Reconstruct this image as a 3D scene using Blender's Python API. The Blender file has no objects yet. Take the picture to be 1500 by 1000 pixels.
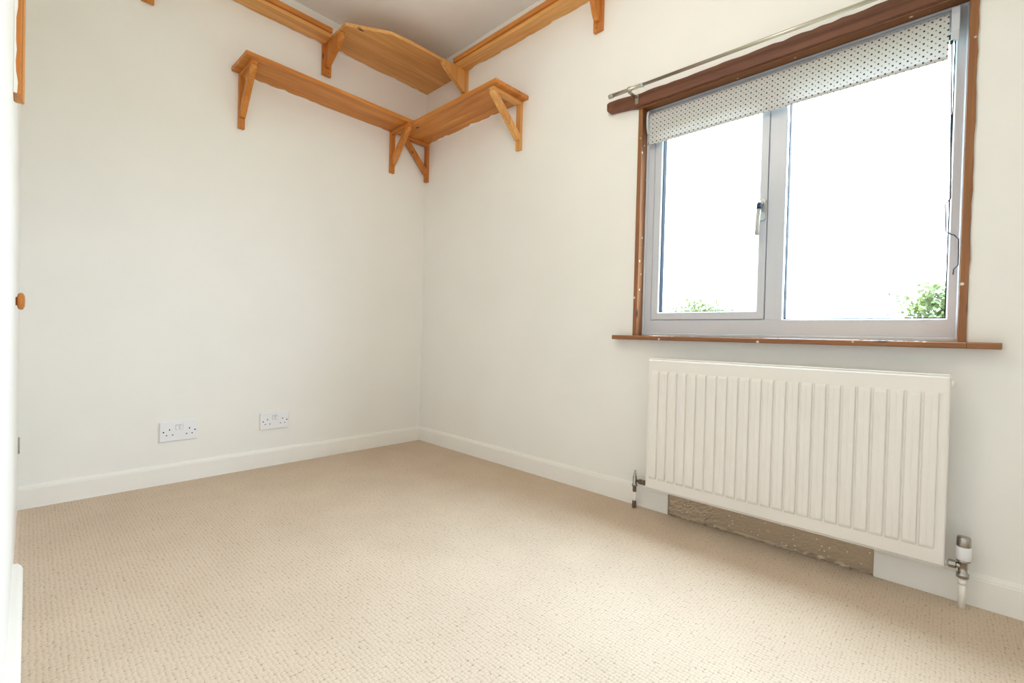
import bpy, bmesh, math, random
from mathutils import Vector, Matrix

S = bpy.context.scene
COL = S.collection
PI = math.pi

# ------------------------------------------------------------------ camera
F_PX, YAW, PITCH, ROLL = 672.3, 0.8110, -0.0131, 0.0256
CAM = Vector((-1.9553, -2.7625, 0.770))
fw = Vector((math.sin(YAW) * math.cos(PITCH), math.cos(YAW) * math.cos(PITCH), math.sin(PITCH)))
rt = Vector((math.cos(YAW), -math.sin(YAW), 0.0))
up = rt.cross(fw)
rt2 = math.cos(ROLL) * rt + math.sin(ROLL) * up
up2 = -math.sin(ROLL) * rt + math.cos(ROLL) * up
cd = bpy.data.cameras.new('camera')
cd.sensor_width = 36.0
cd.lens = 36.0 * F_PX / 1500.0
cd.clip_start = 0.02
cam = bpy.data.objects.new('camera', cd)
M = Matrix.Identity(4)
for i in range(3):
    M[i][0], M[i][1], M[i][2], M[i][3] = rt2[i], up2[i], -fw[i], CAM[i]
cam.matrix_world = M
COL.objects.link(cam)
S.camera = cam

# ------------------------------------------------------------------ sky (bright overcast) and exposure
w = bpy.data.worlds.new('sky')
S.world = w
w.use_nodes = True
nt = w.node_tree
bg = nt.nodes['Background']
tc = nt.nodes.new('ShaderNodeTexCoord')
nz = nt.nodes.new('ShaderNodeTexNoise')
nz.inputs['Scale'].default_value = 2.2
nz.inputs['Detail'].default_value = 5
rp = nt.nodes.new('ShaderNodeValToRGB')
rp.color_ramp.elements[0].position = 0.30
rp.color_ramp.elements[0].color = (0.58, 0.79, 1.0, 1)
rp.color_ramp.elements[1].position = 0.60
rp.color_ramp.elements[1].color = (0.72, 0.865, 1.0, 1)
nt.links.new(tc.outputs['Generated'], nz.inputs['Vector'])
nt.links.new(nz.outputs['Fac'], rp.inputs['Fac'])
nt.links.new(rp.outputs['Color'], bg.inputs['Color'])
# overcast sky: luminance grows from the horizon to the zenith as (1 + 2 sin elevation) / 3
sx = nt.nodes.new('ShaderNodeSeparateXYZ')
nt.links.new(tc.outputs['Generated'], sx.inputs['Vector'])
cl = nt.nodes.new('ShaderNodeClamp')
nt.links.new(sx.outputs['Z'], cl.inputs['Value'])
ma = nt.nodes.new('ShaderNodeMath')
ma.operation = 'MULTIPLY_ADD'
SKY = 6.2
ma.inputs[1].default_value = SKY * 2 / 3
ma.inputs[2].default_value = SKY / 3
nt.links.new(cl.outputs['Result'], ma.inputs[0])
nt.links.new(ma.outputs['Value'], bg.inputs['Strength'])
S.view_settings.view_transform = 'Standard'
S.view_settings.look = 'None'
S.view_settings.gamma = 1.0
S.view_settings.use_curve_mapping = False
S.view_settings.exposure = 2.97
FILL_LAMP = 3.4            # glow of the added fill lamp, out of view
S.cycles.max_bounces = 10
S.cycles.diffuse_bounces = 7
S.cycles.glossy_bounces = 4
S.cycles.transparent_max_bounces = 12
S.cycles.caustics_reflective = False
S.cycles.caustics_refractive = False
# daylight portal of the window opening: gives off no light itself, only guides sky sampling
pl = bpy.data.lights.new('window_portal', 'AREA')
pl.shape = 'RECTANGLE'
pl.size, pl.size_y = 1.14, 1.10
pl.cycles.is_portal = True
po = bpy.data.objects.new('window_portal', pl)
po.location = (0.16, -2.245, 1.31)
po.rotation_euler = Vector((-1, 0, 0)).to_track_quat('-Z', 'Y').to_euler()
COL.objects.link(po)


# ------------------------------------------------------------------ helpers
def tag(o, label=None, cat=None, group=None, kind=None):
    if label: o['label'] = label
    if cat: o['category'] = cat
    if group: o['group'] = group
    if kind: o['kind'] = kind
    return o


def empty(name, loc=(0, 0, 0), parent=None):
    o = bpy.data.objects.new(name, None)
    o.empty_display_size = 0.05
    COL.objects.link(o)
    o['wloc'] = list(loc)
    if parent is not None:
        o.parent = parent
        o.location = Vector(loc) - Vector(parent['wloc'])
    else:
        o.location = loc
    return o


def mk(name, bm, mat, parent=None, smooth=False, loc=None):
    """bm is in world coordinates; the object's origin is its own base (or loc)."""
    if loc is None:
        xs = [v.co for v in bm.verts]
        lo = Vector((min(c.x for c in xs), min(c.y for c in xs), min(c.z for c in xs)))
        hi = Vector((max(c.x for c in xs), max(c.y for c in xs), max(c.z for c in xs)))
        loc = Vector(((lo.x + hi.x) / 2, (lo.y + hi.y) / 2, lo.z))
    loc = Vector(loc)
    for v in bm.verts:
        v.co -= loc
    bmesh.ops.recalc_face_normals(bm, faces=bm.faces)
    me = bpy.data.meshes.new(name)
    bm.to_mesh(me)
    bm.free()
    me.materials.append(mat)
    for p in me.polygons:
        p.use_smooth = smooth
    o = bpy.data.objects.new(name, me)
    COL.objects.link(o)
    o['wloc'] = list(loc)
    if parent is not None:
        o.parent = parent
        o.location = loc - Vector(parent['wloc'])
    else:
        o.location = loc
    return o


def box(bm, x0, x1, y0, y1, z0, z1, bev=0.0, seg=2):
    n0 = len(bm.verts)
    vs = [bm.verts.new((x, y, z)) for x in (x0, x1) for y in (y0, y1) for z in (z0, z1)]
    q = [(0, 1, 3, 2), (4, 6, 7, 5), (0, 4, 5, 1), (2, 3, 7, 6), (0, 2, 6, 4), (1, 5, 7, 3)]
    fs = [bm.faces.new([vs[i] for i in f]) for f in q]
    if bev > 0:
        es = list({e for f in fs for e in f.edges})
        bmesh.ops.bevel(bm, geom=es, offset=bev, segments=seg, affect='EDGES', profile=0.5)
    return bm


def B(*a, **k):
    return box(bmesh.new(), *a, **k)


def prism(bm, pts, axis, a, b, bev=0.0):
    """pts: 2D polygon in the two other axes (in x,y,z order), extruded along axis a..b"""
    def P(p, t):
        if axis == 0: return (t, p[0], p[1])
        if axis == 1: return (p[0], t, p[1])
        return (p[0], p[1], t)
    A = [bm.verts.new(P(p, a)) for p in pts]
    C = [bm.verts.new(P(p, b)) for p in pts]
    fs = [bm.faces.new(A), bm.faces.new(C[::-1])]
    n = len(pts)
    for i in range(n):
        fs.append(bm.faces.new((A[i], C[i], C[(i + 1) % n], A[(i + 1) % n])))
    if bev > 0:
        es = list({e for f in fs for e in f.edges})
        bmesh.ops.bevel(bm, geom=es, offset=bev, segments=1, affect='EDGES')
    return bm


def lathe(bm, prof, c, axis=2, n=20, tilt=None):
    """prof: (radius, height) pairs; revolved round axis through c"""
    rings = []
    for r, h in prof:
        ring = []
        for i in range(n):
            a = 2 * PI * i / n
            u, v = r * math.cos(a), r * math.sin(a)
            if axis == 2: p = Vector((u, v, h))
            elif axis == 1: p = Vector((u, h, v))
            else: p = Vector((h, u, v))
            if tilt: p = tilt @ p
            ring.append(bm.verts.new(Vector(c) + p))
        rings.append(ring)
    for a, b in zip(rings[:-1], rings[1:]):
        for i in range(n):
            bm.faces.new((a[i], a[(i + 1) % n], b[(i + 1) % n], b[i]))
    bm.faces.new(rings[0]); bm.faces.new(rings[-1][::-1])
    return bm


def tube(bm, pts, r, n=8):
    pts = [Vector(p) for p in pts]
    rings = []
    for i, p in enumerate(pts):
        d = (pts[min(i + 1, len(pts) - 1)] - pts[max(i - 1, 0)]).normalized()
        ref = Vector((0, 0, 1)) if abs(d.z) < 0.9 else Vector((1, 0, 0))
        s = d.cross(ref).normalized(); t = s.cross(d)
        rings.append([bm.verts.new(p + r * (math.cos(2 * PI * k / n) * s + math.sin(2 * PI * k / n) * t)) for k in range(n)])
    for a, b in zip(rings[:-1], rings[1:]):
        for k in range(n):
            bm.faces.new((a[k], a[(k + 1) % n], b[(k + 1) % n], b[k]))
    bm.faces.new(rings[0]); bm.faces.new(rings[-1][::-1])
    return bm


# ------------------------------------------------------------------ materials
def base_mat(name, col, rough=0.5, metal=0.0, spec=0.5):
    m = bpy.data.materials.new(name)
    m.use_nodes = True
    b = m.node_tree.nodes['Principled BSDF']
    b.inputs['Base Color'].default_value = (*col, 1)
    b.inputs['Roughness'].default_value = rough
    b.inputs['Metallic'].default_value = metal
    b.inputs['Specular IOR Level'].default_value = spec
    return m, m.node_tree, b


def N(t, kind, **k):
    n = t.nodes.new(kind)
    for a, v in k.items():
        if a in n.inputs: n.inputs[a].default_value = v
        else: setattr(n, a, v)
    return n


def coords(t, scale=(1, 1, 1), loc=(0, 0, 0), rot=(0, 0, 0)):
    c = N(t, 'ShaderNodeTexCoord')
    mp = N(t, 'ShaderNodeMapping')
    mp.inputs['Scale'].default_value = scale
    mp.inputs['Location'].default_value = loc
    mp.inputs['Rotation'].default_value = rot
    t.links.new(c.outputs['Object'], mp.inputs['Vector'])
    return mp.outputs['Vector']


def ramp(t, stops):
    r = N(t, 'ShaderNodeValToRGB')
    e = r.color_ramp.elements
    while len(e) < len(stops): e.new(0.5)
    for i, (p, c) in enumerate(stops):
        e[i].position = p
        e[i].color = (*c, 1)
    return r


def painted(name, col, rough=0.6, mottling=0.03, bump=0.05, scale=14, spec=0.3):
    m, t, b = base_mat(name, col, rough, 0, spec)
    v = coords(t)
    n1 = N(t, 'ShaderNodeTexNoise', Scale=3.0, Detail=4.0)
    t.links.new(v, n1.inputs['Vector'])
    lo = tuple(c * (1 - mottling) for c in col); hi = tuple(min(1, c * (1 + mottling)) for c in col)
    r = ramp(t, [(0.3, lo), (0.7, hi)])
    t.links.new(n1.outputs['Fac'], r.inputs['Fac'])
    t.links.new(r.outputs['Color'], b.inputs['Base Color'])
    n2 = N(t, 'ShaderNodeTexNoise', Scale=scale * 10, Detail=3.0)
    t.links.new(v, n2.inputs['Vector'])
    bp = N(t, 'ShaderNodeBump', Strength=bump, Distance=0.002)
    t.links.new(n2.outputs['Fac'], bp.inputs['Height'])
    t.links.new(bp.outputs['Normal'], b.inputs['Normal'])
    return m


def wood(name, axis, light, dark, knot, rough=0.45, knots=True, seed=0.0, flecks=False):
    m, t, b = base_mat(name, light, rough, 0, 0.4)
    def sc(al, cr): return tuple(al if i == axis else cr for i in range(3))
    v1 = coords(t, sc(1.3, 16), (seed, seed * 2, seed * 3))
    n1 = N(t, 'ShaderNodeTexNoise', Scale=1.0, Detail=5.0, Roughness=0.6, Distortion=0.8)
    t.links.new(v1, n1.inputs['Vector'])
    r1 = ramp(t, [(0.32, dark), (0.5, tuple((a + c) / 2 for a, c in zip(dark, light))), (0.66, light)])
    t.links.new(n1.outputs['Fac'], r1.inputs['Fac'])
    v2 = coords(t, sc(3.0, 150), (seed, 0, seed))
    n2 = N(t, 'ShaderNodeTexNoise', Scale=1.0, Detail=3.0)
    t.links.new(v2, n2.inputs['Vector'])
    r2 = ramp(t, [(0.3, (0.80, 0.76, 0.72)), (0.6, (1, 1, 1))])
    t.links.new(n2.outputs['Fac'], r2.inputs['Fac'])
    mul = N(t, 'ShaderNodeMixRGB', blend_type='MULTIPLY')
    mul.inputs['Fac'].default_value = 1.0
    t.links.new(r1.outputs['Color'], mul.inputs['Color1'])
    t.links.new(r2.outputs['Color'], mul.inputs['Color2'])
    out = mul.outputs['Color']
    if knots:
        v3 = coords(t, sc(3.4, 8.5), (seed * 5, seed * 3, seed))
        vo = N(t, 'ShaderNodeTexVoronoi', Scale=1.0, Randomness=1.0)
        t.links.new(v3, vo.inputs['Vector'])
        rk = ramp(t, [(0.04, (1, 1, 1)), (0.095, (0, 0, 0))])
        t.links.new(vo.outputs['Distance'], rk.inputs['Fac'])
        mx = N(t, 'ShaderNodeMixRGB', blend_type='MIX')
        mx.inputs['Color2'].default_value = (*knot, 1)
        t.links.new(rk.outputs['Color'], mx.inputs['Fac'])
        t.links.new(out, mx.inputs['Color1'])
        out = mx.outputs['Color']
    if flecks:                                   # splashes of wall paint left on the wood
        v4 = coords(t, (22, 22, 22), (seed, seed, seed))
        vf = N(t, 'ShaderNodeTexVoronoi', Scale=1.0, Randomness=1.0)
        t.links.new(v4, vf.inputs['Vector'])
        rf = ramp(t, [(0.09, (1, 1, 1)), (0.14, (0, 0, 0))])
        t.links.new(vf.outputs['Distance'], rf.inputs['Fac'])
        mf = N(t, 'ShaderNodeMixRGB', blend_type='MIX')
        mf.inputs['Color2'].default_value = (0.75, 0.70, 0.62, 1)
        t.links.new(rf.outputs['Color'], mf.inputs['Fac'])
        t.links.new(out, mf.inputs['Color1'])
        out = mf.outputs['Color']
    t.links.new(out, b.inputs['Base Color'])
    bp = N(t, 'ShaderNodeBump', Strength=0.12, Distance=0.002)
    t.links.new(n2.outputs['Fac'], bp.inputs['Height'])
    t.links.new(bp.outputs['Normal'], b.inputs['Normal'])
    return m


WALLC = (0.87, 0.853, 0.825)
m_wall = painted('cream_wall_paint', WALLC, 0.75, 0.015, 0.06)
m_ceil = painted('ceiling_paint', (0.93, 0.92, 0.905), 0.85, 0.015, 0.08)
m_gloss = painted('white_gloss_paint', (0.88, 0.855, 0.82), 0.40, 0.02, 0.03)
m_rad = painted('radiator_enamel', (0.84, 0.80, 0.765), 0.35, 0.02, 0.02)
m_upvc = painted('white_plastic_frame', (0.60, 0.625, 0.69), 0.30, 0.01, 0.0)
m_plast = painted('white_socket_plastic', (0.86, 0.86, 0.90), 0.30, 0.01, 0.0)
m_grey = painted('grey_gap_shade', (0.42, 0.42, 0.44), 0.5, 0.02, 0.0)
m_dark = painted('dark_socket_hole', (0.02, 0.02, 0.025), 0.6, 0.02, 0.0)
m_gask = painted('dark_glazing_gasket', (0.004, 0.007, 0.016), 0.6, 0.05, 0.0, spec=0.05)
PL, PD, PK = (0.74, 0.31, 0.068), (0.50, 0.16, 0.026), (0.13, 0.045, 0.02)
pine = [wood('honey_pine_%s' % 'xyz'[i], i, PL, PD, PK, seed=0.37 * i) for i in range(3)]
PL2, PD2 = (0.85, 0.47, 0.165), (0.66, 0.31, 0.09)
pale_pine = [wood('pale_pine_%s' % 'xyz'[i], i, PL2, PD2, PK, seed=1.1 + 0.4 * i) for i in range(3)]
LL, LD = (0.37, 0.165, 0.065), (0.25, 0.10, 0.038)
lining_wood = [wood('lining_wood_%s' % 'xyz'[i], i, LL, LD, (0.06, 0.03, 0.02), seed=2.3 + 0.3 * i, flecks=True) for i in range(3)]
m_batten = wood('reddish_brown_wood', 1, (0.21, 0.082, 0.043), (0.13, 0.048, 0.027), (0.04, 0.02, 0.015), 0.55)
m_nickel, _, _ = base_mat('brushed_nickel', (0.50, 0.46, 0.38), 0.32, 1.0)
m_chrome, _, _ = base_mat('valve_metal', (0.42, 0.39, 0.35), 0.25, 1.0)
m_oldmet = painted('tarnished_brass', (0.16, 0.12, 0.09), 0.4, 0.4, 0.3, 30)
m_handle, _, _ = base_mat('satin_handle_metal', (0.50, 0.49, 0.46), 0.40, 0.6)
m_cord = painted('grey_cord', (0.10, 0.10, 0.12), 0.6, 0.02, 0.0)
m_grip = painted('navy_handle_grip', (0.03, 0.045, 0.10), 0.5, 0.02, 0.0)

# carpet: rows of looped pile
def carpet():
    m, t, b = base_mat('beige_loop_carpet', (0.5, 0.4, 0.3), 0.95, 0, 0.1)
    nzv = N(t, 'ShaderNodeTexNoise', Scale=55.0, Detail=2.0)
    c = N(t, 'ShaderNodeTexCoord')
    t.links.new(c.outputs['Object'], nzv.inputs['Vector'])
    sub = N(t, 'ShaderNodeVectorMath', operation='SUBTRACT')
    sub.inputs[1].default_value = (0.5, 0.5, 0.5)
    t.links.new(nzv.outputs['Color'], sub.inputs[0])
    sca = N(t, 'ShaderNodeVectorMath', operation='SCALE')
    sca.inputs['Scale'].default_value = 0.0095
    t.links.new(sub.outputs['Vector'], sca.inputs[0])
    add = N(t, 'ShaderNodeVectorMath', operation='ADD')
    t.links.new(c.outputs['Object'], add.inputs[0])
    t.links.new(sca.outputs['Vector'], add.inputs[1])
    mp = N(t, 'ShaderNodeMapping')
    mp.inputs['Scale'].default_value = (1 / 0.0105, 1 / 0.0085, 1.0)
    t.links.new(add.outputs['Vector'], mp.inputs['Vector'])
    vo = N(t, 'ShaderNodeTexVoronoi', Scale=1.0, Randomness=0.34, voronoi_dimensions='2D')
    t.links.new(mp.outputs['Vector'], vo.inputs['Vector'])
    fine = N(t, 'ShaderNodeTexNoise', Scale=420.0, Detail=2.0)
    t.links.new(c.outputs['Object'], fine.inputs['Vector'])
    big = N(t, 'ShaderNodeTexNoise', Scale=5.0, Detail=3.0)
    t.links.new(c.outputs['Object'], big.inputs['Vector'])
    A, D = CARPET
    r = ramp(t, [(0.30, A), (0.56, tuple(a * 0.93 for a in A)), (0.78, D)])
    t.links.new(vo.outputs['Distance'], r.inputs['Fac'])
    r2 = ramp(t, [(0.3, (0.92, 0.91, 0.90)), (0.7, (1, 1, 1))])
    t.links.new(big.outputs['Fac'], r2.inputs['Fac'])
    mul = N(t, 'ShaderNodeMixRGB', blend_type='MULTIPLY')
    mul.inputs['Fac'].default_value = 1
    t.links.new(r.outputs['Color'], mul.inputs['Color1'])
    t.links.new(r2.outputs['Color'], mul.inputs['Color2'])
    t.links.new(mul.outputs['Color'], b.inputs['Base Color'])
    inv = N(t, 'ShaderNodeMath', operation='MULTIPLY')
    inv.inputs[1].default_value = -1.0
    t.links.new(vo.outputs['Distance'], inv.inputs[0])
    ad = N(t, 'ShaderNodeMath', operation='MULTIPLY_ADD')
    ad.inputs[1].default_value = 0.35
    t.links.new(fine.outputs['Fac'], ad.inputs[0])
    t.links.new(inv.outputs['Value'], ad.inputs[2])
    bp = N(t, 'ShaderNodeBump', Strength=0.55, Distance=0.004)
    t.links.new(ad.outputs['Value'], bp.inputs['Height'])
    t.links.new(bp.outputs['Normal'], b.inputs['Normal'])
    return m


CARPET = ((0.655, 0.525, 0.405), (0.29, 0.205, 0.135))
m_carpet = carpet()


def glass():
    m = bpy.data.materials.new('window_glass'); m.use_nodes = True
    t = m.node_tree; t.nodes.clear()
    o = N(t, 'ShaderNodeOutputMaterial')
    tr = N(t, 'ShaderNodeBsdfTransparent'); tr.inputs['Color'].default_value = (0.97, 0.985, 0.98, 1)
    gl = N(t, 'ShaderNodeBsdfGlossy', Roughness=0.0)
    fr = N(t, 'ShaderNodeFresnel', IOR=1.45)
    mx = N(t, 'ShaderNodeMixShader')
    ge = N(t, 'ShaderNodeNewGeometry')          # reflect on the outer faces only (no internal reflection in a thin pane)
    iv = N(t, 'ShaderNodeMath', operation='SUBTRACT'); iv.inputs[0].default_value = 1.0
    t.links.new(ge.outputs['Backfacing'], iv.inputs[1])
    ml = N(t, 'ShaderNodeMath', operation='MULTIPLY')
    t.links.new(fr.outputs['Fac'], ml.inputs[0]); t.links.new(iv.outputs['Value'], ml.inputs[1])
    t.links.new(ml.outputs['Value'], mx.inputs['Fac'])
    t.links.new(tr.outputs['BSDF'], mx.inputs[1])
    t.links.new(gl.outputs['BSDF'], mx.inputs[2])
    t.links.new(mx.outputs['Shader'], o.inputs['Surface'])
    return m


m_glass = glass()


def dotted():
    m, t, b = base_mat('grey_spotted_fabric', (0.6, 0.6, 0.6), 0.85, 0, 0.1)
    def dots(off, rad):
        v = coords(t, (1 / 0.019, 1 / 0.019, 1 / 0.020), off)
        sp = N(t, 'ShaderNodeSeparateXYZ'); t.links.new(v, sp.inputs['Vector'])
        cb = N(t, 'ShaderNodeCombineXYZ')
        t.links.new(sp.outputs['Y'], cb.inputs['X']); t.links.new(sp.outputs['Z'], cb.inputs['Y'])
        vo = N(t, 'ShaderNodeTexVoronoi', Scale=1.0, Randomness=0.0, voronoi_dimensions='2D')
        t.links.new(cb.outputs['Vector'], vo.inputs['Vector'])
        lt = ramp(t, [(rad - 0.02, (1, 1, 1)), (rad + 0.02, (0, 0, 0))])
        t.links.new(vo.outputs['Distance'], lt.inputs['Fac'])
        return lt.outputs['Color']
    d1 = dots((0, 0, 0), 0.15)
    d2 = dots((0.5, 0.5, 0.5), 0.11)
    m1 = N(t, 'ShaderNodeMixRGB'); m1.inputs['Color1'].default_value = (0.60, 0.585, 0.58, 1); m1.inputs['Color2'].default_value = (0.05, 0.04, 0.04, 1)
    m2 = N(t, 'ShaderNodeMixRGB'); m2.inputs['Color2'].default_value = (0.20, 0.17, 0.15, 1)
    t.links.new(d1, m1.inputs['Fac']); t.links.new(m1.outputs['Color'], m2.inputs['Color1']); t.links.new(d2, m2.inputs['Fac'])
    t.links.new(m2.outputs['Color'], b.inputs['Base Color'])
    tl = N(t, 'ShaderNodeBsdfTranslucent'); t.links.new(m2.outputs['Color'], tl.inputs['Color'])
    mx = N(t, 'ShaderNodeMixShader'); mx.inputs['Fac'].default_value = 0.10
    out = t.nodes['Material Output']
    t.links.new(b.outputs['BSDF'], mx.inputs[1]); t.links.new(tl.outputs['BSDF'], mx.inputs[2])
    t.links.new(mx.outputs['Shader'], out.inputs['Surface'])
    return m


m_fabric = dotted()


def foil_mat():
    m, t, b = base_mat('brown_foil', (0.48, 0.38, 0.28), 0.36, 0.45)
    v = coords(t, (1, 1, 1))
    n = N(t, 'ShaderNodeTexNoise', Scale=60.0, Detail=4.0, Distortion=1.5)
    t.links.new(v, n.inputs['Vector'])
    vo = N(t, 'ShaderNodeTexVoronoi', Scale=52.0)
    t.links.new(v, vo.inputs['Vector'])
    r = ramp(t, [(0.08, (0.95, 0.94, 0.92)), (0.16, (0.50, 0.395, 0.29))])  # pale flecks paint the foil's sparkle into its colour
    t.links.new(vo.outputs['Distance'], r.inputs['Fac'])
    t.links.new(r.outputs['Color'], b.inputs['Base Color'])
    bp = N(t, 'ShaderNodeBump', Strength=0.35, Distance=0.002)
    t.links.new(n.outputs['Fac'], bp.inputs['Height'])
    t.links.new(bp.outputs['Normal'], b.inputs['Normal'])
    return m


m_foil = foil_mat()


def leaf_mat(name, a, c):
    m, t, b = base_mat(name, a, 0.6, 0, 0.3)
    n = N(t, 'ShaderNodeTexNoise', Scale=3.0, Detail=3.0)
    t.links.new(coords(t), n.inputs['Vector'])
    r = ramp(t, [(0.35, a), (0.65, c)])
    t.links.new(n.outputs['Fac'], r.inputs['Fac'])
    t.links.new(r.outputs['Color'], b.inputs['Base Color'])
    tl = N(t, 'ShaderNodeBsdfTranslucent'); t.links.new(r.outputs['Color'], tl.inputs['Color'])
    mx = N(t, 'ShaderNodeMixShader'); mx.inputs['Fac'].default_value = 0.35
    t.links.new(b.outputs['BSDF'], mx.inputs[1]); t.links.new(tl.outputs['BSDF'], mx.inputs[2])
    t.links.new(mx.outputs['Shader'], t.nodes['Material Output'].inputs['Surface'])
    return m


m_leaf = leaf_mat('green_leaves', (0.040, 0.053, 0.012), (0.062, 0.070, 0.018))
m_bark = painted('bark', (0.06, 0.045, 0.03), 0.9, 0.3, 0.4)
m_grass = painted('lawn_grass', (0.05, 0.08, 0.025), 0.95, 0.3, 0.3)
m_brick = painted('outer_render', (0.45, 0.42, 0.38), 0.9, 0.05, 0.2)

# ------------------------------------------------------------------ the room
W = 1.982            # left wall plane at x = -W
YN = -3.75           # wall behind the camera
H = 2.651
OY0, OY1, OZ0, OZ1 = -2.802, -1.688, 0.7652, 1.862     # window opening in the wall


def struct(name, bm, mat, label, smooth=False):
    return tag(mk(name, bm, mat, None, smooth), label, name.split('_')[0], None, 'structure')


struct('floor', B(-W - 0.1, 0.1, YN - 0.1, 0.1, -0.12, 0.0), m_carpet, 'beige looped pile carpet covering the whole floor')
struct('ceiling', B(-W - 0.1, 0.1, YN - 0.1, 0.1, H, H + 0.12), m_ceil, 'plain off-white painted ceiling')
struct('wall_back', B(-W - 0.1, 0.25, 0.0, 0.12, -0.12, H + 0.12), m_wall, 'cream painted wall with the two sockets')
bm = bmesh.new()
box(bm, 0, 0.20, YN - 0.1, OY0, -0.12, H + 0.12)
box(bm, 0, 0.20, OY1, 0.0, -0.12, H + 0.12)
box(bm, 0, 0.20, OY0, OY1, -0.12, OZ0)
box(bm, 0, 0.20, OY0, OY1, OZ1, H + 0.12)
bmesh.ops.remove_doubles(bm, verts=bm.verts, dist=1e-5)
struct('wall_window', bm, m_wall, 'cream painted wall holding the window and radiator')
# left wall with an opening for the cupboard door
DY0, DY1, DZ1 = -0.885, -0.05, 1.98
bm = bmesh.new()
box(bm, -W - 0.12, -W, YN - 0.1, DY0, -0.12, H + 0.12)
box(bm, -W - 0.12, -W, DY1, 0.0, -0.12, H + 0.12)
box(bm, -W - 0.12, -W, DY0, DY1, DZ1, H + 0.12)
struct('wall_left', bm, m_wall, 'cream painted wall along the left edge of the picture')
struct('wall_near', B(-W - 0.1, 0.2, YN - 0.12, YN, -0.12, H + 0.12), m_wall, 'cream painted wall behind the viewer')

# skirting boards: moulded profile (offset from wall, height)
SK = [(0, 0), (0.012, 0), (0.012, 0.080), (0.0105, 0.084), (0.0105, 0.087), (0.008, 0.091), (0.006, 0.096), (0, 0.097)]


def skirting(name, wall, a, b, label):
    bm = bmesh.new()
    if wall == 'back': prism(bm, [(-o, z) for o, z in SK], 0, a, b)
    elif wall == 'window': prism(bm, [(-o, z) for o, z in SK], 1, a, b)
    elif wall == 'left': prism(bm, [(-W + o * 1.7, z) for o, z in SK], 1, a, b)
    return tag(mk(name, bm, m_gloss), label, 'baseboard', None, 'structure')


skirting('baseboard_back', 'back', -W, 0.0, 'white moulded skirting board below the two sockets')
FY0, FY1 = -2.603, -1.887       # foil gap
skirting('baseboard_window', 'window', FY1, -0.012, 'white skirting board from the corner to the radiator')
skirting('baseboard_window_2', 'window', YN, FY0, 'white skirting board behind the thermostatic radiator valve')
skirting('baseboard_left', 'left', YN, DY0 - 0.004, 'white skirting board at the lower left edge')

# cupboard door in the left wall
dr = tag(empty('door_1', (-W, (DY0 + DY1) / 2, 0.0)), 'white flush cupboard door with round pine knob', 'door', None, 'structure')
mk('door_leaf', B(-W - 0.034, -W - 0.001, DY0 + 0.003, DY1 - 0.003, 0.006, DZ1 - 0.003, bev=0.001), m_gloss, dr)
mk('knob', lathe(bmesh.new(), [(0.012, 0), (0.012, 0.003), (0.021, 0.005), (0.0245, 0.010), (0.0235, 0.015), (0.016, 0.0185), (0.004, 0.0195)], (-W - 0.001, -0.83, 0.832), axis=0, n=24), pine[2], dr, True)
hz = mk('hinge', B(-W - 0.0008, -W + 0.001, DY1 - 0.03, DY1 - 0.004, 0.245, 0.305), m_handle, dr)
mk('hinge_pin', lathe(bmesh.new(), [(0.0025, 0.242), (0.0025, 0.308)], (-W + 0.0025, DY1 - 0.004, 0), n=10), m_handle, hz, True)

# ------------------------------------------------------------------ window
win = tag(empty('window_1', (0.06, (OY0 + OY1) / 2, 0.785)), 'white plastic two-pane window with casement and fixed pane', 'window', None, 'structure')
X0, X1 = 0.055, 0.125
LY, RY = -1.708, -2.783       # inner faces of the wooden lining
BZ, TZ = 0.786, 1.842
GLs, GRs = (-2.198, -1.784), (-2.754, -2.296)           # visible glass spans (y)


def ring(bm, x0, x1, y0, y1, z0, z1, wy0, wy1, wz0, wz1, bev=0.002):
    """mitred rectangular frame: outer y0..y1,z0..z1 with member widths"""
    o = [(y0, z0), (y1, z0), (y1, z1), (y0, z1)]
    i = [(y0 + wy0, z0 + wz0), (y1 - wy1, z0 + wz0), (y1 - wy1, z1 - wz1), (y0 + wy0, z1 - wz1)]
    ch = 0.004
    of = [(y0 + .001, z0 + .001), (y1 - .001, z0 + .001), (y1 - .001, z1 - .001), (y0 + .001, z1 - .001)]
    inn = [(i[0][0] - ch, i[0][1] - ch), (i[1][0] + ch, i[1][1] - ch), (i[2][0] + ch, i[2][1] + ch), (i[3][0] - ch, i[3][1] + ch)]
    L = [[bm.verts.new((x, *p)) for p in pts] for x, pts in
         ((x1, o), (x0 + .001, o), (x0, of), (x0, inn), (x0 + ch * 1.2, i), (x1, i))]
    n = len(L)
    for a in range(n):
        A, C = L[a], L[(a + 1) % n]
        for k in range(4):
            bm.faces.new((A[k], A[(k + 1) % 4], C[(k + 1) % 4], C[k]))
    return bm


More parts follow.
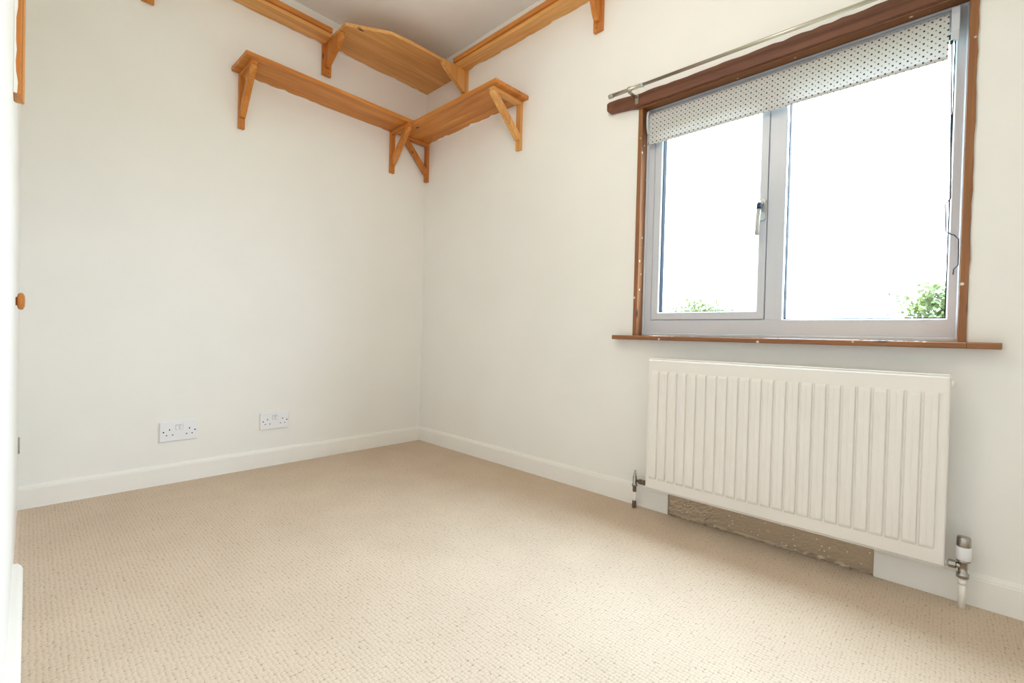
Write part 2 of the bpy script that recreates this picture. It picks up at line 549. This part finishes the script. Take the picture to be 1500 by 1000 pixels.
# outer frame: bottom rail, head, jambs and mullion in one welded frame
fr = mk('outer_frame', ring(bmesh.new(), X0, X1, RY, LY, BZ, TZ, 0.029, 0.040, 0.074, 0.078), m_upvc, win)
mk('bead', ring(bmesh.new(), 0.044, X0 - 0.0005, RY, LY, BZ, TZ, 0.006, 0.008, 0.013, 0.006), m_upvc, win)
mk('mullion', B(X0 + 0.0003, X1, -2.290, -2.230, BZ + 0.070, TZ - 0.070, bev=0.003), m_upvc, win)
sash = mk('casement', ring(bmesh.new(), X0 - 0.004, X1 - 0.02, -2.228, -1.750, BZ + 0.075, TZ - 0.080, 0.030, 0.034, 0.034, 0.034), m_upvc, win)
for nm, y0, y1, z0, z1 in (('gasket', GLs[0], GLs[1], 0.895, 1.728), ('gasket', GRs[0], GRs[1], 0.860, 1.764)):
    bm = bmesh.new()
    t_ = 0.003
    xa, xb = X0 + 0.006, X0 + 0.034
    box(bm, xa, xb, y0 - t_ * 0, y0 + t_, z0, z1)
    box(bm, xa, xb, y1 - t_, y1, z0, z1)
    box(bm, xa, xb, y0 + t_, y1 - t_, z0, z0 + t_)
    box(bm, xa, xb, y0 + t_, y1 - t_, z1 - t_, z1)
    mk(nm, bm, m_gask, win)
mk('pane', B(X0 + 0.030, X0 + 0.034, GLs[0] + 0.003, GLs[1] - 0.003, 0.898, 1.725), m_glass, win)
mk('pane', B(X0 + 0.030, X0 + 0.034, GRs[0] + 0.003, GRs[1] - 0.003, 0.863, 1.761), m_glass, win)
# casement handle
hd = mk('handle_plate', prism(bmesh.new(), [(-2.2255 + 0.0135 * (1 + math.cos(a)), (1.328 if math.sin(a) > 0 else 1.262) + 0.011 * math.sin(a)) for a in [2 * PI * k / 20 + 0.01 for k in range(20)]], 0, X0 - 0.012, X0 - 0.004), m_handle, sash)
mk('handle_lever', tube(bmesh.new(), [(X0 - 0.010, -2.2115, 1.318), (X0 - 0.030, -2.2115, 1.318), (X0 - 0.038, -2.2105, 1.314), (X0 - 0.040, -2.209, 1.300), (X0 - 0.040, -2.206, 1.24), (X0 - 0.039, -2.204, 1.19)], 0.0082, 10), m_handle, sash, True)
mk('handle_collar', lathe(bmesh.new(), [(0.0095, 1.291), (0.0095, 1.312)], (X0 - 0.040, -2.2092, 0), n=10), m_grip, sash, True)

# ------------------------------------------------------------------ wooden lining, sill
def ragged(n, a, b, amp, seed):
    rr = random.Random(seed)
    return [(a + (b - a) * i / n, rr.uniform(-amp, amp)) for i in range(n + 1)]


trim = tag(empty('trim_1', (0.02, (OY0 + OY1) / 2, 0.784)), 'varnished brown wooden lining framing the window reveal', 'trim', None, 'structure')
mk('jamb', B(-0.006, 0.124, LY, OY1 + 0.0005, 0.785, 1.842, bev=0.0012), lining_wood[2], trim)
pts = [(RY, 0.785), (RY, 1.862)] + [(OY0 - 0.0005 + d * 0.6, z) for z, d in reversed(ragged(26, 0.785, 1.862, 0.003, 5))]
mk('jamb', prism(bmesh.new(), pts, 0, -0.006, 0.124), lining_wood[2], trim)
mk('head', B(-0.006, 0.124, RY, OY1 + 0.0005, 1.843, OZ1, bev=0.0012), lining_wood[1], trim)
mk('head_strip', B(-0.012, -0.0065, RY, OY1, 1.836, 1.856, bev=0.001), lining_wood[1], trim)
bm = bmesh.new()
prism(bm, [(-0.052, 0.768), (-0.050, 0.7655), (0.124, 0.765), (0.124, 0.7858), (-0.049, 0.7845), (-0.052, 0.781)], 1, OY0 + 0.001, OY1 - 0.001)
prism(bm, [(-0.052, 0.768), (-0.050, 0.7655), (-0.0005, 0.765), (-0.0005, 0.7845), (-0.049, 0.7845), (-0.052, 0.781)], 1, OY0, -2.874, 0)
prism(bm, [(-0.052, 0.768), (-0.050, 0.7655), (-0.0005, 0.765), (-0.0005, 0.7845), (-0.049, 0.7845), (-0.052, 0.781)], 1, OY1, -1.606, 0)
tag(mk('window_sill', bm, lining_wood[1]), 'thin varnished wooden window sill above the radiator', 'sill', None, 'structure')

# rough batten above the window: waney edges
rr = random.Random(11)
top, bot = [], []
n = 44
yA, yB = -1.530, -2.86
for i in range(n + 1):
    f = i / n
    y = yA + (yB - yA) * f if i else yA
    if i == 1: y = yA - 0.010
    zt = 1.900 - 0.006 * math.sin(f * PI) + rr.uniform(-0.0022, 0.0022)
    zb = 1.842 - 0.006 * f + rr.uniform(-0.0012, 0.0012)
    if i < 5: zt, zb = ((1.903, 1.872), (1.9085, 1.860), (1.908, 1.856), (1.905, 1.852), (1.902, 1.848))[i]
    top.append((y, zt)); bot.append((y, zb))
tag(mk('curtain_batten', prism(bmesh.new(), top + bot[::-1], 0, -0.030, -0.0005), m_batten), 'rough dark reddish-brown wooden batten fixed above the window', 'batten')

# curtain rod
rod = tag(empty('curtain_rod', (-0.1, -2.2, 1.885)), 'slim telescopic metal curtain rod running above the brown batten', 'curtain rod')
def rodz(y): return 1.893 + 0.018 * (y + 1.60)
mk('outer_tube', tube(bmesh.new(), [(-0.1, -1.600, rodz(-1.6)), (-0.1, -1.752, rodz(-1.752))], 0.0085, 14), m_nickel, rod, True)
mk('inner_tube', tube(bmesh.new(), [(-0.1, -1.7525, rodz(-1.752)), (-0.1, -2.90, rodz(-2.9))], 0.0068, 14), m_nickel, rod, True)
mk('ring', tube(bmesh.new(), [(-0.1, -1.750, rodz(-1.75)), (-0.1, -1.756, rodz(-1.756))], 0.0096, 14), m_upvc, rod, True)
mk('end_cap', lathe(bmesh.new(), [(0.004, 0.014), (0.0095, 0.012), (0.0105, 0.004), (0.0105, -0.006), (0.0095, -0.010), (0.004, -0.0105)], (-0.1, -1.596, rodz(-1.596)), axis=1, n=16), m_nickel, rod, True)
for yb in (-1.690, -2.80):
    br = empty('rod_bracket', (-0.03, yb, 1.86), rod)
    zz = rodz(yb)
    mk('plate', B(-0.0335, -0.0305, yb - 0.008, yb + 0.008, 1.851, 1.892, bev=0.0008), m_nickel, br)
    mk('arm', B(-0.1, -0.0305, yb - 0.007, yb + 0.007, zz - 0.0145, zz - 0.0095), m_chrome, br)
    mk('cradle', lathe(bmesh.new(), [(0.0098, -0.006), (0.0115, -0.006), (0.0115, 0.006), (0.0098, 0.006)], (-0.1, yb, zz), axis=1, n=16), m_nickel, br, True)

# ------------------------------------------------------------------ roller blind
bl = tag(empty('roller_blind', (0.03, -2.23, 1.67)), 'grey roller blind with small dark spots, rolled to top of window', 'blind')
BY0, BY1 = -2.738, -1.732
bm = bmesh.new()
nn = 40
prof = []
for k in range(9):           # over the roll, then hanging in front of it
    prof.append((0.038 + 0.0205 * math.cos(PI - (PI * 0.95) * (1 - k / 8)), 1.797 + 0.0205 * math.sin(PI - (PI * 0.95) * (1 - k / 8))))
prof += [(0.0178, 1.76), (0.0182, 1.72), (0.0190, 1.690), (0.0200, 1.668)]
rows = []
for x, z in prof:
    rows.append([bm.verts.new((x, BY0 + (BY1 - BY0) * i / nn, z + (0.0012 * math.sin(i * 0.5) if z < 1.67 else 0))) for i in range(nn + 1)])
for a, b in zip(rows[:-1], rows[1:]):
    for i in range(nn):
        bm.faces.new((a[i], a[i + 1], b[i + 1], b[i]))
mk('fabric', bm, m_fabric, bl, True, loc=(0, 0, 1.66))
mk('roller_tube', lathe(bmesh.new(), [(0.0185, BY0 - 0.002), (0.0185, BY1 + 0.002)], (0.038, 0, 1.797), axis=1, n=20), m_upvc, bl, True)
mk('bottom_bar', lathe(bmesh.new(), [(0.003, BY0 + 0.001), (0.0055, BY0 + 0.0015), (0.0055, BY1 + 0.010), (0.003, BY1 + 0.0105)], (0.0255, 0, 1.676), axis=1, n=12), m_fabric, bl, True, loc=(0, 0, 1.66))
for yb, s in ((BY1 + 0.004, 1), (BY0 - 0.004, -1)):
    y0, y1 = (yb, yb + 0.010) if s > 0 else (yb - 0.020, yb)
    mk('end_bracket', prism(bmesh.new(), [(0.010, 1.800), (0.016, 1.824), (0.0435, 1.828), (0.0435, 1.745), (0.024, 1.722), (0.012, 1.750)], 1, y0, y1, bev=0.0015), m_upvc, bl)
mk('chain_clip', B(0.012, 0.02, BY0 - 0.010, BY0 - 0.003, 1.712, 1.7215), m_dark, bl)
cord = [(0.03, -2.745, 1.722), (0.03, -2.750, 1.45), (0.03, -2.755, 1.235), (0.03, -2.744, 1.216), (0.03, -2.748, 1.132), (0.03, -2.759, 1.122), (0.03, -2.767, 1.118), (0.03, -2.7765, 1.104), (0.03, -2.7775, 1.024), (0.03, -2.768, 1.012), (0.03, -2.767, 0.995)]
mk('pull_cord', tube(bmesh.new(), cord, 0.0020, 6), m_cord, bl, True)

# ------------------------------------------------------------------ pine shelves
def paint_smear(parent, axis, a, b, z, seed, wall=0.0):
    """ragged lip of wall paint on the underside, along the wall"""
    rr = random.Random(seed)
    n = max(8, int(abs(b - a) / 0.03))
    out = [(a, -0.0003)]
    for i in range(n + 1):
        out.append((a + (b - a) * i / n, -0.002 - max(0, rr.gauss(0.002, 0.007))))
    out.append((b, -0.0003))
    bm = bmesh.new()
    if axis == 0: prism(bm, out, 2, z - 0.0008, z)
    else: prism(bm, [(q, p) for p, q in out], 2, z - 0.0008, z)
    mk('paint_smear', bm, m_wall, parent)


def open_bracket(parent, wall, c, depth, ztop, drop, wd=0.030, mats=pine, wl=0.004):
    """leg on the wall, arm under the shelf, diagonal brace; wall 'back' or 'window'"""
    t = 0.020
    e = empty('bracket', (c, 0, ztop - drop) if wall == 'back' else (0, c, ztop - drop), parent)
    h = wd / 2
    def slab(name, pts, lo, hi, g):
        bm = bmesh.new()
        if wall == 'back': prism(bm, pts, 0, lo, hi, bev=0.0012)
        else: prism(bm, pts, 1, lo, hi, bev=0.0012)
        mk(name, bm, mats[g], e)
    ga = 1 if wall == 'back' else 0
    slab('leg', [(-0.0005, ztop - drop), (-t, ztop - drop), (-t, ztop - t), (-0.0005, ztop - t)], c - h, c + h, 2)
    slab('arm', [(-0.0005, ztop - 0.0003), (-0.0005, ztop - t + 0.0005), (-depth + 0.012, ztop - t + 0.0005), (-depth, ztop - t + 0.010), (-depth, ztop - 0.0003)], c - h, c + h, ga)
    zb = ztop - drop + 0.055
    slab('brace', [(-t - 0.0003, zb), (-t - 0.0003, zb + 0.035), (-depth + 0.034, ztop - t), (-depth + 0.004, ztop - t), (-depth + 0.004, ztop - t - 0.012), (-t - 0.012, zb)], c - h * 0.95, c + h * 0.95, 2)


def gusset_bracket(parent, wall, c, depth, ztop, drop, wd=0.050, mats=pine):
    t = 0.020
    e = empty('bracket', (c, 0, ztop - drop) if wall == 'back' else (0, c, ztop - drop), parent)
    def slab(name, pts, lo, hi, g, bev=0.0015):
        bm = bmesh.new()
        prism(bm, pts, 0 if wall == 'back' else 1, lo, hi, bev=bev)
        return mk(name, bm, mats[g], e)
    lg = slab('leg', [(-0.0005, ztop - drop), (-t, ztop - drop), (-t, ztop - 0.0004), (-0.0005, ztop - 0.0004)], c - wd / 2, c + wd / 2, 2)
    zb = ztop - drop + 0.042
    pts = [(-t - 0.0003, ztop - 0.0004), (-t - 0.0003, zb), (-t - 0.016, zb + 0.002), (-t - 0.026, zb + 0.012)]
    for k in range(1, 6):            # slightly bellied front edge
        f = k / 6
        x = -t - 0.026 - (depth - t - 0.026) * f
        z = zb + 0.012 + (ztop - 0.030 - zb - 0.012) * f - 0.006 * math.sin(f * PI)
        pts.append((x, z))
    pts += [(-depth, ztop - 0.026), (-depth - 0.001, ztop - 0.010), (-depth + 0.006, ztop - 0.0004)]
    slab('gusset', pts, c - 0.013, c + 0.013, 2)
    bm = bmesh.new()
    zs = ztop - drop + 0.018
    lathe(bm, [(0.0025, -0.0006), (0.0025, 0.0004)], (c + 0.008, -t - 0.0003, zs) if wall == 'back' else (-t - 0.0003, c + 0.008, zs), axis=1 if wall == 'back' else 0, n=8)
    mk('screw', bm, m_dark, lg)


ZL, TL = 2.118, 0.022
s1 = tag(empty('wall_shelf', (-0.75, 0, ZL)), 'long lower pine shelf on the left wall with two open brackets', 'shelf')
mk('board', prism(bmesh.new(), [(-1.236, -0.0005), (-0.2575, -0.0005), (-0.2575, -0.226), (-1.232, -0.226)], 2, ZL, ZL + TL, bev=0.0015), pine[0], s1)
open_bracket(s1, 'back', -1.188, 0.205, ZL, 0.288)
open_bracket(s1, 'back', -0.279, 0.215, ZL, 0.276, 0.034)
paint_smear(s1, 0, -1.16, -0.31, ZL - 0.0002, 3)
s2 = tag(empty('wall_shelf', (-0.13, -0.5, ZL)), 'short lower pine shelf nearest the window in the corner', 'shelf')
mk('board', prism(bmesh.new(), [(-0.0005, -0.0005), (-0.2565, -0.0005), (-0.2565, -0.980), (-0.0005, -0.988)], 2, ZL, ZL + TL, bev=0.0015), pine[1], s2)
open_bracket(s2, 'window', -0.029, 0.205, ZL, 0.272, 0.034)
open_bracket(s2, 'window', -0.928, 0.240, ZL, 0.276, 0.036, pale_pine)
paint_smear(s2, 1, -0.06, -0.90, ZL - 0.0002, 4)

ZU = 2.480
s3 = tag(empty('wall_shelf', (-1.2, 0, ZU)), 'narrow high pine shelf on the left wall below the ceiling', 'shelf')
mk('board', B(-1.70, -0.752, -0.104, -0.0005, ZU, ZU + 0.022, bev=0.0012), pale_pine[0], s3)
mk('lip', B(-1.70, -0.752, -0.118, -0.096, ZU + 0.0225, ZU + 0.050, bev=0.0015), pine[0], s3)
gusset_bracket(s3, 'back', -1.588, 0.10, ZU, 0.200)
paint_smear(s3, 0, -1.65, -0.78, ZU - 0.0002, 7)
s4 = tag(empty('corner_shelf', (-0.37, -0.2, ZU)), 'deep pine corner shelf with an angled front below the ceiling', 'shelf')
mk('board', prism(bmesh.new(), [(-0.748, -0.0005), (-0.0005, -0.0005), (-0.0005, -0.415), (-0.20, -0.412), (-0.405, -0.408), (-0.530, -0.396), (-0.748, -0.268)], 2, ZU, ZU + 0.020, bev=0.0015), pale_pine[0], s4)
gusset_bracket(s4, 'back', -0.738, 0.215, ZU, 0.182, 0.054)
gusset_bracket(s4, 'window', -0.432, 0.200, ZU, 0.182, 0.050, pale_pine)
paint_smear(s4, 0, -0.68, -0.03, ZU - 0.0002, 8)
s5 = tag(empty('wall_shelf', (0, -1.0, ZU)), 'narrow high pine shelf on the window wall below the ceiling', 'shelf')
mk('board', B(-0.090, -0.0005, -1.62, -0.4165, ZU, ZU + 0.022, bev=0.0012), pale_pine[1], s5)
mk('lip', B(-0.102, -0.082, -1.62, -0.4165, ZU + 0.0225, ZU + 0.050, bev=0.0015), pine[1], s5)
gusset_bracket(s5, 'window', -1.455, 0.085, ZU, 0.185, 0.052)
paint_smear(s5, 1, -0.47, -1.58, ZU - 0.0002, 9)

# paint-smeared pine upright on the left wall
ub = tag(empty('wall_upright', (-W, -1.32, 1.25)), 'paint-smeared pine upright at the upper left edge', 'upright')
mk('post', B(-W + 0.0003, -W + 0.011, -1.35, -1.302, 1.245, 2.05, bev=0.001), pine[2], ub)
mk('edge_strip', B(-W + 0.0003, -W + 0.016, -1.3015, -1.286, 1.245, 2.05, bev=0.003), pale_pine[2], ub)
rr = random.Random(2)
bm = bmesh.new()
edge = [(-W + 0.0003, 1.246)] + [(-W + 0.0022 + 0.0035 * rr.random() + 0.0015 * math.sin(k * 0.9), 1.246 + k * 0.022) for k in range(14)] + [(-W + 0.0003, 1.246 + 14 * 0.022)]
prism(bm, edge, 1, -1.3512, -1.3501)
mk('paint_smear', bm, m_wall, ub)

# ------------------------------------------------------------------ sockets
def socket(x0, x1, z0, z1, label):
    s = tag(empty('socket', ((x0 + x1) / 2, 0, z0)), label, 'socket', 'double sockets on the left wall')
    wd, h = x1 - x0, z1 - z0
    pl_ = mk('plate', B(x0, x1, -0.0095, -0.0005, z0, z1, bev=0.0018), m_plast, s)
    def at(u, v): return x0 + u * wd, z1 - v * h
    for u, v in ((0.25, 0.40), (0.175, 0.68), (0.33, 0.68), (0.775, 0.40), (0.70, 0.68), (0.85, 0.68)):
        x, z = at(u, v)
        a, c = (0.0020, 0.0040) if v < 0.5 else (0.0030, 0.0021)
        mk('pin_hole', B(x - a, x + a, -0.0099, -0.0092, z - c, z + c), m_dark, s)
    for u in (0.095, 0.925):
        x, z = at(u, 0.505)
        mk('screw', lathe(bmesh.new(), [(0.0034, -0.0100), (0.0034, -0.0092)], (x, 0, z), axis=1, n=12), m_dark, s)
    for u in (0.455, 0.560):
        x, z = at(u, 0.29)
        bm = bmesh.new()
        prism(bm, [(-0.0096, z - 0.0115), (-0.0125, z - 0.0115), (-0.0108, z), (-0.0145, z + 0.0115), (-0.0096, z + 0.0115)], 0, x - 0.0058, x + 0.0058, bev=0.0004)
        rk_ = mk('rocker', bm, m_plast, s)
        mk('rocker_gap_shade', B(x - 0.0070, x + 0.0070, -0.0098, -0.0093, z - 0.0128, z + 0.0128), m_grey, rk_)  # grey rim draws the shading around the rocker
    return s


socket(-1.516, -1.361, 0.208, 0.302, 'white double socket farther from the room corner')
socket(-1.068, -0.916, 0.208, 0.300, 'white double socket nearer the room corner')

# ------------------------------------------------------------------ radiator
rad = tag(empty('radiator', (-0.075, -2.295, 0.12)), 'cream white ribbed panel radiator under the window', 'radiator')
RY0, RY1, RZ0, RZ1 = -2.772, -1.817, 0.121, 0.682
pitch, nfl = 0.0400, 23
m0 = RY1 - 0.014
ys = [RY1, RY1 - 0.003, RY1 - 0.008]
fl = {}
for k in range(nfl):
    a = m0 - k * pitch
    for off, hgt in ((0.0, 0.0), (0.0022, 0.0), (0.0050, 1.0), (0.0175, 1.10), (0.0200, 0.98), (0.0225, 1.10), (0.0350, 1.0), (0.0378, 0.0)):
        ys.append(a - off); fl[len(ys) - 1] = hgt
ys += [RY0 + 0.008, RY0 + 0.003, RY0]
zs = [RZ0, RZ0 + 0.004, RZ0 + 0.040, RZ0 + 0.044, RZ0 + 0.047, RZ0 + 0.051, RZ0 + 0.056, RZ0 + 0.2, RZ0 + 0.35, RZ1 - 0.061, RZ1 - 0.056, RZ1 - 0.052, RZ1 - 0.049, RZ1 - 0.045, RZ1 - 0.005, RZ1]
zf = [0, 0, 0, 0.0, 0.35, 0.75, 1, 1, 1, 1, 0.75, 0.35, 0.0, 0, 0, 0]
bm = bmesh.new()
G = []
ny = len(ys)
for j, z in enumerate(zs):
    row = []
    for i, y in enumerate(ys):
        x = -0.0945 - 0.0058 * fl.get(i, 0.0) * zf[j]
        if j in (0, len(zs) - 1): x += 0.004
        if 2 <= j <= 13 and 3 <= i < ny - 3 and fl.get(i, 0) == 0 and zf[j] > 0: x += 0.0018 * zf[j]
        if i in (0, ny - 1): x += 0.006
        if i in (1, ny - 2): x += 0.0012
        row.append(bm.verts.new((x, y, z)))
    G.append(row)
for j in range(len(zs) - 1):
    for i in range(ny - 1):
        bm.faces.new((G[j][i], G[j][i + 1], G[j + 1][i + 1], G[j + 1][i]))
loop = G[0] + [r[-1] for r in G[1:]] + G[-1][-2::-1] + [r[0] for r in G[-2:0:-1]]
bk = [bm.verts.new((-0.076, v.co.y, v.co.z)) for v in loop]
L = len(loop)
for i in range(L):
    bm.faces.new((loop[i], loop[(i + 1) % L], bk[(i + 1) % L], bk[i]))
bm.faces.new(bk)
mk('panel', bm, m_rad, rad)
mk('top_seam', B(-0.087, -0.078, RY0 + 0.003, RY1 - 0.003, RZ1 + 0.0003, RZ1 + 0.006, bev=0.002), m_rad, rad)
mk('bottom_seam', B(-0.087, -0.078, RY0 + 0.003, RY1 - 0.003, RZ0 - 0.006, RZ0 - 0.0003, bev=0.002), m_rad, rad)
bm = bmesh.new()                # convector fins on the rear face
xz = []
for k in range(44):
    y = RY1 - 0.05 - k * 0.0195
    xz += [(-0.0755 if k % 2 else -0.045, y), (-0.045 if k % 2 else -0.0755, y - 0.004)]
A_ = [bm.verts.new((x, y, RZ0 + 0.05)) for x, y in xz]; C_ = [bm.verts.new((x, y, RZ1 - 0.05)) for x, y in xz]
for i in range(len(xz) - 1):
    bm.faces.new((A_[i], A_[i + 1], C_[i + 1], C_[i]))
mk('convector', bm, m_rad, rad)
for yb in (-2.05, -2.55):
    mk('wall_bracket', B(-0.0445, -0.0006, yb - 0.018, yb + 0.018, 0.20, 0.60, bev=0.001), m_rad, rad)
mk('bleed_plug', lathe(bmesh.new(), [(0.010, 0), (0.010, -0.006), (0.005, -0.007), (0.005, -0.011)], (-0.082, RY0 - 0.0004, RZ1 - 0.022), axis=1, n=14), m_rad, rad, True)

# foil sheet behind the radiator, crinkled
rr = random.Random(21)
bm = bmesh.new()
n1, n2 = 90, 26
rows = []
for j in range(n2 + 1):
    z = 0.001 + 0.16 * j / n2
    row = []
    for i in range(n1 + 1):
        y = FY1 - 0.001 - (FY1 - FY0 - 0.002) * i / n1
        x = -0.0035 - rr.random() * (0.0030 if i < 26 else 0.0007)
        if j <= 1: x -= 0.004 + 0.003 * rr.random()
        row.append(bm.verts.new((x, y + (rr.uniform(-1, 1) * 0.002 if 0 < i < n1 else 0), max(0.0008, z + rr.uniform(-1, 1) * 0.0015))))
    rows.append(row)
for a, b in zip(rows[:-1], rows[1:]):
    for i in range(n1):
        bm.faces.new((a[i], a[i + 1], b[i + 1], b[i]))
tag(mk('foil_sheet', bm, m_foil), 'crinkled brown reflective foil at the wall base under the radiator', 'foil')

# left lockshield valve
v1 = tag(empty('radiator_valve', (-0.045, -1.742, 0)), 'tarnished old lockshield valve at the left end of the radiator', 'valve')
vx, vy = -0.047, -1.744
mk('pipe', tube(bmesh.new(), [(vx, vy, 0.0005), (vx, vy, 0.098)], 0.0075, 12), m_gloss, v1, True)
mk('pipe_foot', lathe(bmesh.new(), [(0.0098, 0.0005), (0.0098, 0.020), (0.0080, 0.034)], (vx, vy, 0), n=12), m_oldmet, v1, True)
mk('joint', lathe(bmesh.new(), [(0.0085, 0.074), (0.0085, 0.0975)], (vx, vy, 0), n=12), m_oldmet, v1, True)
mk('valve_body', lathe(bmesh.new(), [(0.010, 0.0975), (0.0125, 0.099), (0.0125, 0.108), (0.009, 0.112), (0.0095, 0.140), (0.0075, 0.145), (0.0062, 0.156), (0.0042, 0.160), (0.0046, 0.168), (0.003, 0.171)], (vx, vy, 0), n=14), m_chrome, v1, True)
mk('union_nut', lathe(bmesh.new(), [(0.007, -0.0105), (0.007, -0.020), (0.0115, -0.022), (0.0115, -0.034), (0.008, -0.035), (0.008, -0.040), (0.0115, -0.042), (0.0115, -0.050), (0.008, -0.052), (0.008, -0.070)], (vx, vy, 0.124), axis=1, n=10), m_oldmet, v1, True)

# right thermostatic valve
v2 = tag(empty('radiator_valve', (-0.047, -2.812, 0)), 'thermostatic valve with white collar at the right end of the radiator', 'valve')
vx, vy = -0.050, -2.812
mk('pipe', tube(bmesh.new(), [(vx, vy, 0.0005), (vx, vy, 0.088)], 0.0085, 14), m_gloss, v2, True)
mk('pipe_collar', lathe(bmesh.new(), [(0.0098, 0.070), (0.0098, 0.088)], (vx, vy, 0), n=14), m_gloss, v2, True)
tl = Matrix.Rotation(math.radians(4), 3, 'X')
mk('valve_body', lathe(bmesh.new(), [(0.010, 0.0), (0.0145, 0.002), (0.0145, 0.014), (0.0105, 0.017), (0.0105, 0.046), (0.0155, 0.049), (0.0155, 0.053)], (vx, vy, 0.0885), n=16), m_chrome, v2, True)
mk('union_nut', lathe(bmesh.new(), [(0.009, 0.004), (0.009, 0.014), (0.0125, 0.016), (0.0125, 0.031), (0.008, 0.0315)], (vx, vy, 0.123), axis=1, n=8), m_chrome, v2)
mk('tailpiece', lathe(bmesh.new(), [(0.008, 0.032), (0.008, 0.036), (0.010, 0.0365), (0.010, 0.0395)], (vx, vy, 0.123), axis=1, n=12), m_gloss, v2, True)
hd2 = mk('head_collar', lathe(bmesh.new(), [(0.0155, 0.1425), (0.0170, 0.146), (0.0178, 0.180), (0.0170, 0.182)], (vx, vy, 0), n=24), m_plast, v2, True)
mk('head_cap', lathe(bmesh.new(), [(0.0155, 0.1825), (0.0160, 0.185), (0.0155, 0.207), (0.0140, 0.2105), (0.004, 0.2115)], (vx, vy, 0), n=24), m_chrome, v2, True)

# ------------------------------------------------------------------ added fill lamp, unseen, brightens ceiling and window wall
lampc = (-1.2, -1.95)
pdt = tag(empty('added_fill_lamp', (*lampc, H)), 'added globe fill lamp hung out of view to brighten the room', 'lamp')
mk('fill_lamp_rose', lathe(bmesh.new(), [(0.045, H - 0.0005), (0.043, H - 0.018), (0.012, H - 0.026)], (*lampc, 0), n=20), m_gloss, pdt, True)
mk('fill_lamp_flex', tube(bmesh.new(), [(*lampc, H - 0.0265), (*lampc, H - 0.52)], 0.003, 8), m_gloss, pdt, True)
m_fill_globe, tg_, bg_ = base_mat('fill_lamp_glow', (0.9, 0.9, 0.88), 0.4)
bg_.inputs['Emission Color'].default_value = (1.0, 0.925, 0.82, 1)
bg_.inputs['Emission Strength'].default_value = FILL_LAMP
mk('globe', lathe(bmesh.new(), [(0.03, H - 0.5205)] + [(0.12 * math.sin(PI * k / 14), H - 0.65 + 0.12 * math.cos(PI * k / 14)) for k in range(2, 14)] + [(0.01, H - 0.7695)], (*lampc, 0), n=28), m_fill_globe, pdt, True)

# ------------------------------------------------------------------ outside
tag(mk('ground', B(0.5, 60, -40, 40, -2.9, -2.75), m_grass), 'lawn outside far below the window', 'ground', None, 'structure')


def tree(loc, crown, label, seed, nleaf, size):
    t = tag(empty('tree', loc), label, 'tree')
    rr = random.Random(seed)
    lx, ly, lz = loc
    cz = crown[0]
    bm = tube(bmesh.new(), [(lx, ly, lz + 0.001), (lx + 0.05, ly, lz + 1.2), (lx, ly + 0.05, cz - 0.3), (lx + 0.03, ly, cz + 0.1)], 0.07, 8)
    mk('trunk', bm, m_bark, t)
    bm = bmesh.new()
    clumps = []
    for k in range(crown[3]):
        a = rr.uniform(0, 2 * PI); q = rr.uniform(-0.5, 1)
        r = math.sqrt(1 - min(1, q * q)) * rr.uniform(0.5, 1)
        clumps.append((lx + crown[1] * r * math.cos(a), ly + crown[1] * r * math.sin(a), cz + crown[2] * q * rr.uniform(0.75, 1)))
    for k in range(nleaf):
        c = rr.choice(clumps)
        s = 0.20
        p = Vector((c[0] + rr.gauss(0, s), c[1] + rr.gauss(0, s), c[2] + rr.gauss(0, s * 0.75)))
        d = Vector((rr.gauss(0, 1), rr.gauss(0, 1), rr.gauss(0, 1))).normalized()
        e = d.cross(Vector((rr.gauss(0, 1), rr.gauss(0, 1), rr.gauss(0, 1)))).normalized()
        L_ = size * rr.uniform(0.7, 1.3)
        q = [p, p + d * L_ * 0.5 + e * L_ * 0.28, p + d * L_, p + d * L_ * 0.5 - e * L_ * 0.28]
        bm.faces.new([bm.verts.new(v) for v in q])
    tag(mk('foliage', bm, m_leaf, t), kind='stuff')
    return t


tree((9.0, -2.85, -2.75), (0.80, 1.05, 0.85, 34), 'green leafy tree seen through the right window pane', 5, 5200, 0.10)
tree((9.3, 1.40, -2.75), (0.90, 0.95, 0.70, 28), 'green treetop seen through the left window pane', 8, 4000, 0.10)
